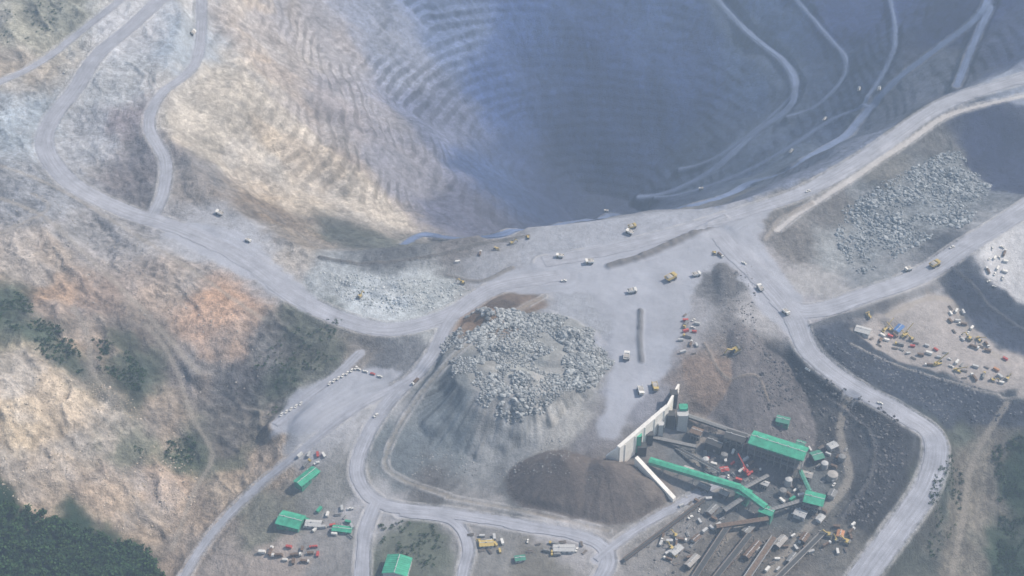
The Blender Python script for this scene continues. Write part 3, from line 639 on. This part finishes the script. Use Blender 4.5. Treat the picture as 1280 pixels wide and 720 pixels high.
def crane():
    b=MB();b.box((0,0,1.6),(9,2.7,1.0),0);b.box((4.1,0.6,2.6),(1.6,1.3,1.4),2);b.cyl((-1,0,2.5),1.2,0.8,1);b.box((-1.6,0,3.3),(3,2.3,1.3),0);b.beam((-1.5,0,3.8),(10,0,13),0.7,0);b.beam((-1,0,3.2),(4,0,7.6),0.35,1)
    for x in (-3.6,-2.2,2.4,3.8):
        for y in (-1.2,1.2):b.cyl((x,y,0.65),0.65,0.5,1,'y',10)
    return b
def spoil():
    b=MB()
    for i in range(9):b.beam((-3,-1.2+i*0.3,0.3+0.25*(i%3)),(3+0.3*(i%2),-1.1+i*0.28,0.35+0.25*(i%3)),0.28,0 if i%2 else 1)
    for x in (-2,0,2):b.box((x,0,0.1),(0.3,3.0,0.2),1)
    return b
M={}
M['haul_y']=haul_truck().mesh('haul_truck',[yellow,white,steel,tyre,conc,glass]);M['haul_w']=haul_truck().mesh('haul_truck',[white,yellow,steel,tyre,conc,glass])
for k_,c_ in (('w',white),('r',red),('b',blue)):M['pick_'+k_]=pickup().mesh('pickup_truck',[c_,glass,tyre])
for k_,c_ in (('w',white),('r',red),('b',blue),('g',groof),('o',orange),('y',yellow),('k',lgrey),('n',brown)):M['cont_'+k_]=container().mesh('shipping_container',[c_,steel])
M['flat_r']=flatbed(0).mesh('flatbed_truck',[red,steel,tyre,glass]);M['flat_w']=flatbed(1).mesh('flatbed_truck',[white,brown,tyre,glass]);M['flat_y']=flatbed(1).mesh('flatbed_truck',[yellow,steel,tyre,glass])
M['exc']=excavator().mesh('excavator',[yellow,steel,glass]);M['doz']=dozer().mesh('bulldozer',[yellow,steel,glass]);M['crane']=crane().mesh('mobile_crane',[red,steel,glass]);M['crane_y']=crane().mesh('mobile_crane',[yellow,steel,glass])
M['pipes']=spoil().mesh('pipe_stack',[brown,steel]);M['pipes2']=spoil().mesh('pipe_stack',[dark,lgrey])
def place_xy(key,name,x,y,deg,sc=1.0,tilt=True):
    z=float(sample(Z,x,y));ob=bpy.data.objects.new(name,M[key]);coll.objects.link(ob)
    e_=3.0;nx=-(float(sample(Z,x+e_,y))-float(sample(Z,x-e_,y)))/(2*e_);ny=-(float(sample(Z,x,y+e_))-float(sample(Z,x,y-e_)))/(2*e_)
    nrm=Vector((nx,ny,1)).normalized() if tilt else Vector((0,0,1));f_=Vector((math.cos(math.radians(deg)),math.sin(math.radians(deg)),0));f_=(f_-nrm*f_.dot(nrm)).normalized();s_=nrm.cross(f_)
    mt=Matrix((f_,s_,nrm)).transposed().to_4x4();mt.translation=Vector((x,y,z+0.45));ob.matrix_world=mt@Matrix.Scale(sc,4);return ob
def place(key,name,u,v,deg,sc=1.0,tilt=True):
    x,y,z=hit(Z,u,v);return place_xy(key,name,float(x[0]),float(y[0]),deg,sc,tilt)
for (u,v,d,k_,s_) in [(838,350,35,'haul_y',1.15),(790,366,10,'haul_w',.9),(737,329,185,'haul_w',.85),(787,292,150,'haul_w',.8),(783,448,80,'haul_w',.95),(877,237,150,'haul_w',.6),(1168,333,30,'haul_y',1.05),(1135,338,205,'haul_w',.75),(1032,150,40,'haul_w',.6),(1100,112,60,'haul_w',.6),
 (950,362,110,'haul_w',.8),(982,392,-60,'haul_w',.8),(800,490,-80,'haul_w',.9),(818,485,-80,'haul_y',.9),(275,268,150,'haul_w',.8),(310,302,-30,'haul_w',.6),(82,90,60,'pick_w',1.3),(240,42,80,'haul_w',.8),(758,265,180,'haul_w',.6),(520,478,230,'flat_w',1.1),(470,520,50,'pick_w',1.3),(1100,505,-30,'pick_w',1.3),(1010,240,35,'pick_w',1.4),(900,320,-60,'flat_w',1.1),(705,352,0,'pick_w',1.4),(1010,462,-50,'pick_w',1.3),(1075,112,50,'haul_w',.6),(990,190,30,'haul_w',.6),(870,345,20,'haul_w',.8),(700,322,170,'haul_w',.75),(1190,310,30,'pick_w',1.4),(790,285,20,'haul_y',.8),(930,330,-50,'pick_w',1.4)]:
    place(k_,M[k_].name,u,v,d,s_)
for (u,v,d,k_,s_) in [(578,355,170,'exc',1.1),(450,372,60,'exc',1.1),(620,312,0,'doz',1.1),(640,305,20,'exc',1.0),(893,318,90,'doz',1.1),(920,440,200,'exc',1.8),(1085,395,120,'doz',1.3),(660,298,100,'doz',1.0),(600,318,80,'flat_w',1),(572,328,10,'cont_w',1),(932,590,120,'crane',1.5),(1130,420,40,'crane_y',1.2)]:
    place(k_,M[k_].name,u,v,d,s_)
for i in range(7):place('pick_w','pickup_truck',412+i*5.5,480-i*3.2,70,1.15)
for i in range(5):place('pick_w','pickup_truck',352+i*6,519-i*3.4,70,1.1)
for i in range(4):place('pick_'+('wwrw'[i]),'pickup_truck',448+i*9,462+i*3,-20,1.15)
def scatter(px,cnt,keys,ang0,spread=20,smin=.9,smax=1.3):
    pts=inpoly_pts(px,cnt*4);sel=[]
    for p_ in pts:
        if all((p_[0]-q_[0])**2+(p_[1]-q_[1])**2>50 for q_ in sel):sel.append(p_)
        if len(sel)>=cnt:break
    for p_ in sel:
        k_=keys[rng.integers(0,len(keys))];place_xy(k_,M[k_].name,float(p_[0]),float(p_[1]),ang0+rng.choice([0,90,180])+rng.normal()*spread,smin+(smax-smin)*rng.random())
mix=['cont_w','cont_k','cont_n','cont_o','pick_w','pick_w','flat_y','flat_w','exc','pipes','pipes2','cont_r','flat_w','cont_w','crane_y','pipes','cont_k']
scatter([(1085,418),(1110,408),(1140,425),(1180,440),(1210,462),(1190,470),(1130,448),(1090,430)],30,mix,-30)
scatter([(1190,452),(1250,462),(1262,480),(1200,478)],12,mix,-30)
scatter([(1170,380),(1200,385),(1230,425),(1265,450),(1255,462),(1205,430),(1175,400)],18,mix,-40)
scatter([(1235,310),(1262,305),(1258,345),(1240,362),(1228,345)],14,['pick_w','pick_w','cont_w','flat_w','pick_w'],60)
scatter([(850,395),(868,390),(878,425),(866,450),(845,450)],14,['pick_w','flat_y','cont_r','flat_w','cont_k','pipes'],75)
scatter([(378,640),(440,632),(442,672),(385,668)],18,['cont_w','cont_w','cont_r','cont_g','flat_w','pick_w','cont_k','pipes2'],-10)
scatter([(325,682),(400,684),(400,706),(330,704)],12,['flat_r','cont_r','flat_w','cont_n','cont_w','cont_r'],-5,6)
scatter([(588,668),(630,670),(632,692),(592,694)],12,['cont_y','cont_k','cont_w','doz','exc','cont_g','pipes'],10)
scatter([(655,676),(735,678),(735,694),(660,696)],12,['cont_w','flat_w','cont_k','pick_w','flat_y','pipes'],0)
scatter([(870,560),(920,560),(950,590),(925,605),(885,595)],22,['flat_r','cont_r','cont_w','pick_w','cont_k','flat_w','pipes','pipes2'],30)
scatter([(1035,660),(1068,655),(1060,690),(1030,700)],11,['cont_n','cont_w','flat_w','cont_o','exc','pipes'],70)
scatter([(375,570),(405,562),(408,580),(385,590)],7,['cont_r','cont_k','flat_y','pick_w','cont_w'],30)
scatter([(820,670),(860,655),(880,700),(830,710)],18,['cont_k','flat_w','doz','cont_w','exc','pipes','pipes2'],40)
scatter([(985,600),(1030,640),(1000,655),(970,640)],14,['cont_w','flat_w','cont_g','pick_w','pipes','pipes2'],40)
scatter([(920,690),(1000,660),(1020,690),(960,730)],22,['pipes','pipes2','cont_n','cont_k','cont_w'],40)
scatter([(860,600),(910,640),(890,670),(840,650)],16,['pipes','pipes2','cont_n','cont_k','pick_w'],40)
scatter([(1000,540),(1060,560),(1060,620),(1020,600)],14,['pipes','pipes2','cont_n','cont_k','pick_w'],40)
# ---------------------------------------------------------------- buildings
def addmb(b,name,mats,parent=None):
    me=b.mesh(name,mats);ob=bpy.data.objects.new(name,me);coll.objects.link(ob)
    if parent is not None:ob.parent=parent
    return ob
def shed(name,u,v,L,W,Hh,deg,roof,wall,openf=False,storeys=1):
    x,y,z=hit(Z,u,v);x,y,z=float(x[0]),float(y[0]),float(z[0])
    emp=bpy.data.objects.new(name,None);coll.objects.link(emp);emp.location=(x,y,z);emp.rotation_euler=(0,0,math.radians(deg))
    b=MB();rise=W*0.13
    if not openf:
        b.box((0,0,Hh/2-2),(L,W,Hh+4),0)
        for sx_ in (-1,1):
            i0=len(b.v);b.v+=[(sx_*L/2,-W/2,Hh),(sx_*L/2,W/2,Hh),(sx_*L/2,0,Hh+rise)];b.f.append((i0,i0+1,i0+2) if sx_>0 else (i0+2,i0+1,i0));b.m.append(0)
    else:
        nb=max(3,int(L/7))
        for i in range(nb+1):
            for sy_ in (-1,1):b.box((-L/2+0.4+i*(L-0.8)/nb,sy_*(W/2-0.4),Hh/2-2),(0.7,0.7,Hh+4),1)
        for st in range(1,storeys):
            b.box((0,0,Hh*st/storeys),(L-0.5,W-0.5,0.4),1)
            for sy_ in (-1,1):b.box((0,sy_*(W/2-0.3),Hh*st/storeys+1.1),(L-0.6,0.12,0.12),1)
        for i in range(nb):
            xx0=-L/2+0.4+i*(L-0.8)/nb;xx1=-L/2+0.4+(i+1)*(L-0.8)/nb
            b.beam((xx0,-W/2+0.4,0),(xx1,-W/2+0.4,Hh),0.3,1)
        b.box((0,0,Hh*0.3-1),(L*0.7,W*0.6,Hh*0.6+2),0);b.box((0,0,Hh*0.93),(L-0.9,W-0.9,Hh*0.13),2)
        b.box((-L*0.2,0,Hh*0.7),(L*0.3,W*0.5,Hh*0.3),1)
    addmb(b,'walls',[wall,steel if openf else wall,groof if openf and roof is groof else wall],emp)
    r=MB();o_=0.9
    for sy_ in (-1,1):
        i0=len(r.v);r.v+=[(-L/2-o_,sy_*(W/2+o_),Hh-o_*0.26+0.1),(L/2+o_,sy_*(W/2+o_),Hh-o_*0.26+0.1),(L/2+o_,0,Hh+rise+0.15),(-L/2-o_,0,Hh+rise+0.15),
             (-L/2-o_,sy_*(W/2+o_),Hh-o_*0.26-0.1),(L/2+o_,sy_*(W/2+o_),Hh-o_*0.26-0.1)]
        r.f.append((i0,i0+1,i0+2,i0+3) if sy_<0 else (i0+3,i0+2,i0+1,i0));r.m.append(0);r.f.append((i0,i0+4,i0+5,i0+1));r.m.append(0)
    nrib=int(L/2.5)
    for i in range(nrib+1):
        xx=-L/2+i*L/nrib
        for sy_ in (-1,1):r.beam((xx,sy_*(W/2+0.7),Hh-0.02),(xx,sy_*0.1,Hh+rise+0.22),0.18,0)
    r.box((0,0,Hh+rise+0.25),(L+1,0.7,0.3),1)
    for i in range(max(1,int(L/12))):r.cyl((-L/2+6+i*12 if L>14 else 0,0,Hh+rise+0.8),0.6,1.1,1)
    addmb(r,'roof',[roof,lgrey],emp)
    d=MB()
    if not openf:
        nw=max(2,int(L/4.5))
        for i in range(nw):
            xx=-L/2+ (i+0.5)*L/nw
            for sy_ in (-1,1):
                for st in range(storeys):
                    if i==nw//2 and st==0:d.box((xx,sy_*(W/2+0.06),1.7),(2.6,0.12,3.4),1)
                    else:d.box((xx,sy_*(W/2+0.06),Hh*(st+0.55)/storeys),(1.6,0.12,1.1),0)
        addmb(d,'windows_and_door',[glass,steel],emp)
    return emp
shed('workshop_building',384,600,28,12,6,52,groof,gwall);shed('warehouse_building',364,655,26,19,7,-18,groof,gwall);shed('office_building',497,714,24,25,9,80,groof,lgrey,storeys=2)
shed('storage_shed',428,664,20,7,4,-8,groof,gwall);shed('storage_shed',392,657,16,8,4,-5,lgrey,lgrey);shed('site_office',705,688,22,8,4,0,lgrey,lgrey)
shed('site_office',1078,416,17,11,5,-25,lgrey,lgrey);shed('storage_shed',1123,413,14,7,4,50,blue,lgrey);shed('site_office',608,682,14,7,4,5,yellow,lgrey)
shed('mill_building',970,576,62,21,24,-26,groof,dark,True,3);shed('screening_building',1016,634,20,17,14,-20,groof,dark,True,2);shed('transfer_tower',928,626,15,11,15,-35,groof,gwall,False,2);shed('transfer_tower',957,648,14,11,13,-30,groof,gwall,False,2)
shed('pump_house',1020,576,12,12,9,20,gwall,dark);shed('substation_building',978,530,14,10,7,-20,gwall,gwall);shed('control_building',1000,645,12,9,5,-30,lgrey,lgrey);shed('storage_shed',650,700,10,6,3.5,10,gwall,lgrey)
shed('control_building',893,560,18,12,10,-30,dark,dark);shed('electrical_building',918,556,22,14,14,-24,dark,dark,True,2);shed('storage_shed',1040,560,10,8,5,30,lgrey,lgrey);shed('screen_house',870,548,12,10,12,-28,brown,dark,True,2)
shed('storage_shed',940,690,26,6,5,52,brown,dark);shed('storage_shed',915,700,26,6,6,52,lgrey,brown);shed('storage_shed',845,690,14,7,4,45,lgrey,lgrey);shed('storage_shed',1050,670,9,6,4,70,orange,lgrey)
for (u,v,L,W_,Hh,dg,rf,wl_) in [(860,590,10,6,5,-30,conc,dark),(880,612,12,7,6,-35,steel,dark),(905,620,9,7,6,-35,conc,dark),(985,582,12,8,12,-26,steel,dark),(1008,600,10,8,9,-20,conc,dark),(1040,620,10,7,5,60,steel,lgrey),(940,560,10,8,12,-26,steel,dark),(890,640,14,6,5,50,steel,brown),(975,680,16,7,5,50,conc,dark),(1000,560,9,7,8,-26,gwall,dark),(1025,650,9,6,4,50,lgrey,lgrey),(870,675,10,5,4,45,brown,lgrey),(955,610,8,6,8,-30,lgrey,dark),(990,700,14,6,4,52,steel,dark),(905,590,8,6,5,10,red,lgrey),(865,705,18,6,6,50,conc,dark),(935,665,14,7,6,48,steel,brown),(1005,675,12,6,5,55,brown,dark)]:
    shed('plant_building',u,v,L,W_,Hh,dg,rf,wl_,Hh>7,2 if Hh>7 else 1)
cr=bpy.data.objects.new('crusher_station',None);coll.objects.link(cr)
def W3(u,v,z):x,y=P(u,v,z);return np.array([float(x),float(y),float(z)])
def wall(b,p0,p1,h0,h1,th,mat,down=14):
    d=p1[:2]-p0[:2];d/=np.linalg.norm(d);nn_=np.array([-d[1],d[0]])*th/2;i0=len(b.v)
    for p_,h_ in ((p0,h0),(p1,h1)):
        for s_ in (-1,1):
            for zz in (p_[2]-down,p_[2]+h_):b.v.append((p_[0]+nn_[0]*s_,p_[1]+nn_[1]*s_,zz))
    for q_ in ((0,4,5,1),(2,3,7,6),(1,5,7,3),(0,2,6,4),(0,1,3,2),(4,6,7,5)):b.f.append(tuple(i0+i for i in q_));b.m.append(mat)
b=MB();wa=W3(772,578,-24);wb=W3(833,522,-14)
wall(b,wa,wb,24,19,4.5,0,20)
wall(b,W3(757,577,-26),wa,9,24,3.0,0,15)
for i in range(5):
    t=(i+0.5)/5;p_=wa+(wb-wa)*t;hh=22-3*t
    b.box((p_[0],p_[1],p_[2]+hh/2-8),(4.6,4.6,hh+16.0),0)
wall(b,W3(795,575,-20),W3(843,625,-41),5,3,5.0,0,14)
wall(b,wb,W3(848,485,-4),19,6,2.4,0,20)
addmb(b,'retaining_walls',[wconc,conc],cr)
b=MB()
for (u,v,z,sz,mm) in [(797,548,-10,(8,8,12),0),(853,522,-14,(12,10,14),2),(842,495,-2,(8,8,11),1),(854,512,-8,(9,8,9),0),(838,520,-10,(9,8,8),1),(802,560,-22,(10,8,8),1),(826,532,-12,(6,6,6),2),(812,545,-16,(7,6,7),1)]:
    p_=W3(u,v,z);b.box((p_[0],p_[1],p_[2]-8),(sz[0],sz[1],sz[2]+16),mm);b.box((p_[0],p_[1],p_[2]+sz[2]/2+0.3),(sz[0]+1,sz[1]+1,0.5),mm)
    for sx_ in (-1,1):
        for sy_ in (-1,1):b.beam((p_[0]+sx_*sz[0]/2,p_[1]+sy_*sz[1]/2,p_[2]-10),(p_[0]+sx_*sz[0]/2,p_[1]+sy_*sz[1]/2,p_[2]+sz[2]/2+2),0.5,1)
addmb(b,'crusher_housing',[groof,dark,lgrey],cr)
def conveyor(name,p0,p1,w,h,roof,side,deck=True):
    emp=bpy.data.objects.new(name,None);coll.objects.link(emp);d=p1-p0;L=np.linalg.norm(d);d2=d[:2]/np.linalg.norm(d[:2]);nn_=np.array([-d2[1],d2[0],0])
    up=np.array([0,0,1.0]);b=MB()
    def sect(off0,off1,z0,z1,mat):
        i0=len(b.v)
        for p_ in (p0,p1):
            for (o_,zz) in ((off0,z0),(off1,z0),(off1,z1),(off0,z1)):b.v.append(tuple(p_+nn_*o_+up*zz))
        for q_ in ((0,3,2,1),(4,5,6,7),(0,1,5,4),(1,2,6,5),(2,3,7,6),(3,0,4,7)):b.f.append(tuple(i0+i for i in q_));b.m.append(mat)
    if deck:
        sect(-w/2,w/2,0,h,1)
        i0=len(b.v)
        for p_ in (p0,p1):
            for (o_,zz) in ((-w/2-.4,h-0.1),(0,h+w*0.16),(w/2+.4,h-0.1)):b.v.append(tuple(p_+nn_*o_+up*zz))
        for q_ in ((0,1,4,3),(1,2,5,4),(0,3,5,2)):b.f.append(tuple(i0+i for i in q_));b.m.append(0)
        for i in range(int(L/4)+1):
            c_=p0+d*(i*4/L);b.beam(c_+nn_*(-w/2-.4)+up*(h-0.0),c_+up*(h+w*0.16+.1),0.25,0);b.beam(c_+nn_*(w/2+.4)+up*(h-0.0),c_+up*(h+w*0.16+.1),0.25,0)
            b.beam(c_+nn_*(-w/2-0.05),c_+nn_*(-w/2-0.05)+up*h,0.25,2)
    else:
        sect(-w/2,w/2,0,0.5,2);sect(-w/3,w/3,0.55,0.9,1);sect(-w/2-.1,-w/2+.15,0.5,1.5,0);sect(w/2-.15,w/2+.1,0.5,1.5,0)
    ns=max(2,int(L/16))
    for i in range(ns+1):
        c_=p0+d*(i/ns);g=float(sample(Z,c_[0],c_[1]))-1
        if c_[2]-g>1.5:
            for s_ in (-1,1):b.beam((c_[0]+nn_[0]*s_*w*0.45,c_[1]+nn_[1]*s_*w*0.45,c_[2]),(c_[0]+nn_[0]*s_*w*0.8,c_[1]+nn_[1]*s_*w*0.8,g),0.6,2)
            b.beam((c_[0]-nn_[0]*w*0.6,c_[1]-nn_[1]*w*0.6,(c_[2]+g)/2),(c_[0]+nn_[0]*w*0.6,c_[1]+nn_[1]*w*0.6,(c_[2]+g)/2),0.35,2)
    addmb(b,'gallery',[roof,side,steel],emp);return emp
conveyor('covered_conveyor',W3(812,578,-30),W3(925,612,-30),8,4.5,groof,gwall)
conveyor('covered_conveyor',W3(925,612,-30),W3(957,636,-34),7,4,groof,gwall)
conveyor('conveyor_belt',W3(856,520,-24),W3(938,548,-26),5,3,steel,dark)
conveyor('conveyor_belt',W3(870,560,-34),W3(800,545,-24),4,3,steel,dark)
conveyor('conveyor_belt',W3(868,722,-44),W3(912,655,-40),7,3,brown,dark,False)
conveyor('conveyor_belt',W3(890,728,-44),W3(938,668,-40),7,3,brown,dark,False)
conveyor('conveyor_belt',W3(925,735,-44),W3(968,672,-40),7,3.0,lgrey,brown,False)
conveyor('conveyor_belt',W3(905,640,-40),W3(935,620,-34),5,3,steel,dark)
conveyor('conveyor_belt',W3(1000,590,-34),W3(1012,616,-34),4,3,gwall,dark)
conveyor('conveyor_belt',W3(960,640,-36),W3(1010,625,-36),4,3,steel,dark)
conveyor('conveyor_belt',W3(895,660,-42),W3(960,650,-38),5,3,brown,dark)
conveyor('conveyor_belt',W3(780,700,-42),W3(880,625,-40),4,2,brown,dark,False)
conveyor('conveyor_belt',W3(960,596,-34),W3(930,612,-32),4,3,steel,dark)
conveyor('conveyor_belt',W3(845,560,-34),W3(900,590,-36),4,2,lgrey,dark,False)
conveyor('conveyor_belt',W3(960,735,-46),W3(1030,665,-42),6,3,conc,dark,False)
for (u,v,r_,h_,mm) in [(905,572,4,6,steel),(1040,598,6,7,conc),(1030,585,4,8,lgrey),(985,606,4,9,lgrey),(978,618,4,7,steel),(882,578,3.5,6,lgrey),(1052,575,4,6,steel)]:
    x,y,z=hit(Z,u,v);b=MB();b.cyl((0,0,h_/2-1),r_,h_+2,0,'z',24);b.cyl((0,0,h_+0.5),r_,1.0,0,'z',24,r_*0.2)
    for i in range(3):b.cyl((0,0,h_*(i+1)/4),r_+0.12,0.25,1,'z',24)
    b.beam((r_+0.3,0,0),(r_+0.3,0,h_+1),0.4,1);ob=addmb(b,'storage_tank',[mm,steel]);ob.location=(float(x[0]),float(y[0]),float(z[0]))
# ---------------------------------------------------------------- light, sky, camera
az=math.atan2(0.93,0.30);el=math.radians(48)
sv=Vector((math.sin(az)*math.cos(el),math.cos(az)*math.cos(el),math.sin(el)))
sd=bpy.data.lights.new('sun','SUN');sd.energy=4.7;sd.angle=math.radians(0.6);sd.color=(1.0,0.975,0.94);so=bpy.data.objects.new('sun',sd);coll.objects.link(so);so.rotation_euler=sv.to_track_quat('Z','Y').to_euler()
w=bpy.data.worlds.new('World');scene.world=w;w.use_nodes=True;t=w.node_tree;bg=t.nodes['Background'];sk=t.nodes.new('ShaderNodeTexSky');sk.sky_type='NISHITA';sk.sun_disc=False;sk.sun_elevation=el;sk.sun_rotation=az;t.links.new(sk.outputs[0],bg.inputs[0]);bg.inputs[1].default_value=0.15
b=MB();b.box((0,2500,200),(16000,11000,1900),0);m_=bpy.data.materials.new('haze_air');m_.use_nodes=True;t=m_.node_tree;t.nodes.clear();o_=t.nodes.new('ShaderNodeOutputMaterial');vs=t.nodes.new('ShaderNodeVolumeScatter');vs.inputs['Color'].default_value=(0.56,0.75,1.0,1);vs.inputs['Density'].default_value=0.00020;vs.inputs['Anisotropy'].default_value=0.1;t.links.new(vs.outputs[0],o_.inputs['Volume'])
m_.cycles.homogeneous_volume=True
addmb(b,'haze',[m_])
cd=bpy.data.cameras.new('camera');cd.lens=50;cd.sensor_width=36;cd.clip_start=1;cd.clip_end=60000;co=bpy.data.objects.new('camera',cd);coll.objects.link(co);co.location=(0,CYY,CH);co.rotation_euler=(math.pi/2-PITCH,0,0);scene.camera=co
scene.view_settings.view_transform='Standard';scene.view_settings.look='None';scene.view_settings.exposure=0
print('done',time.time()-T0)
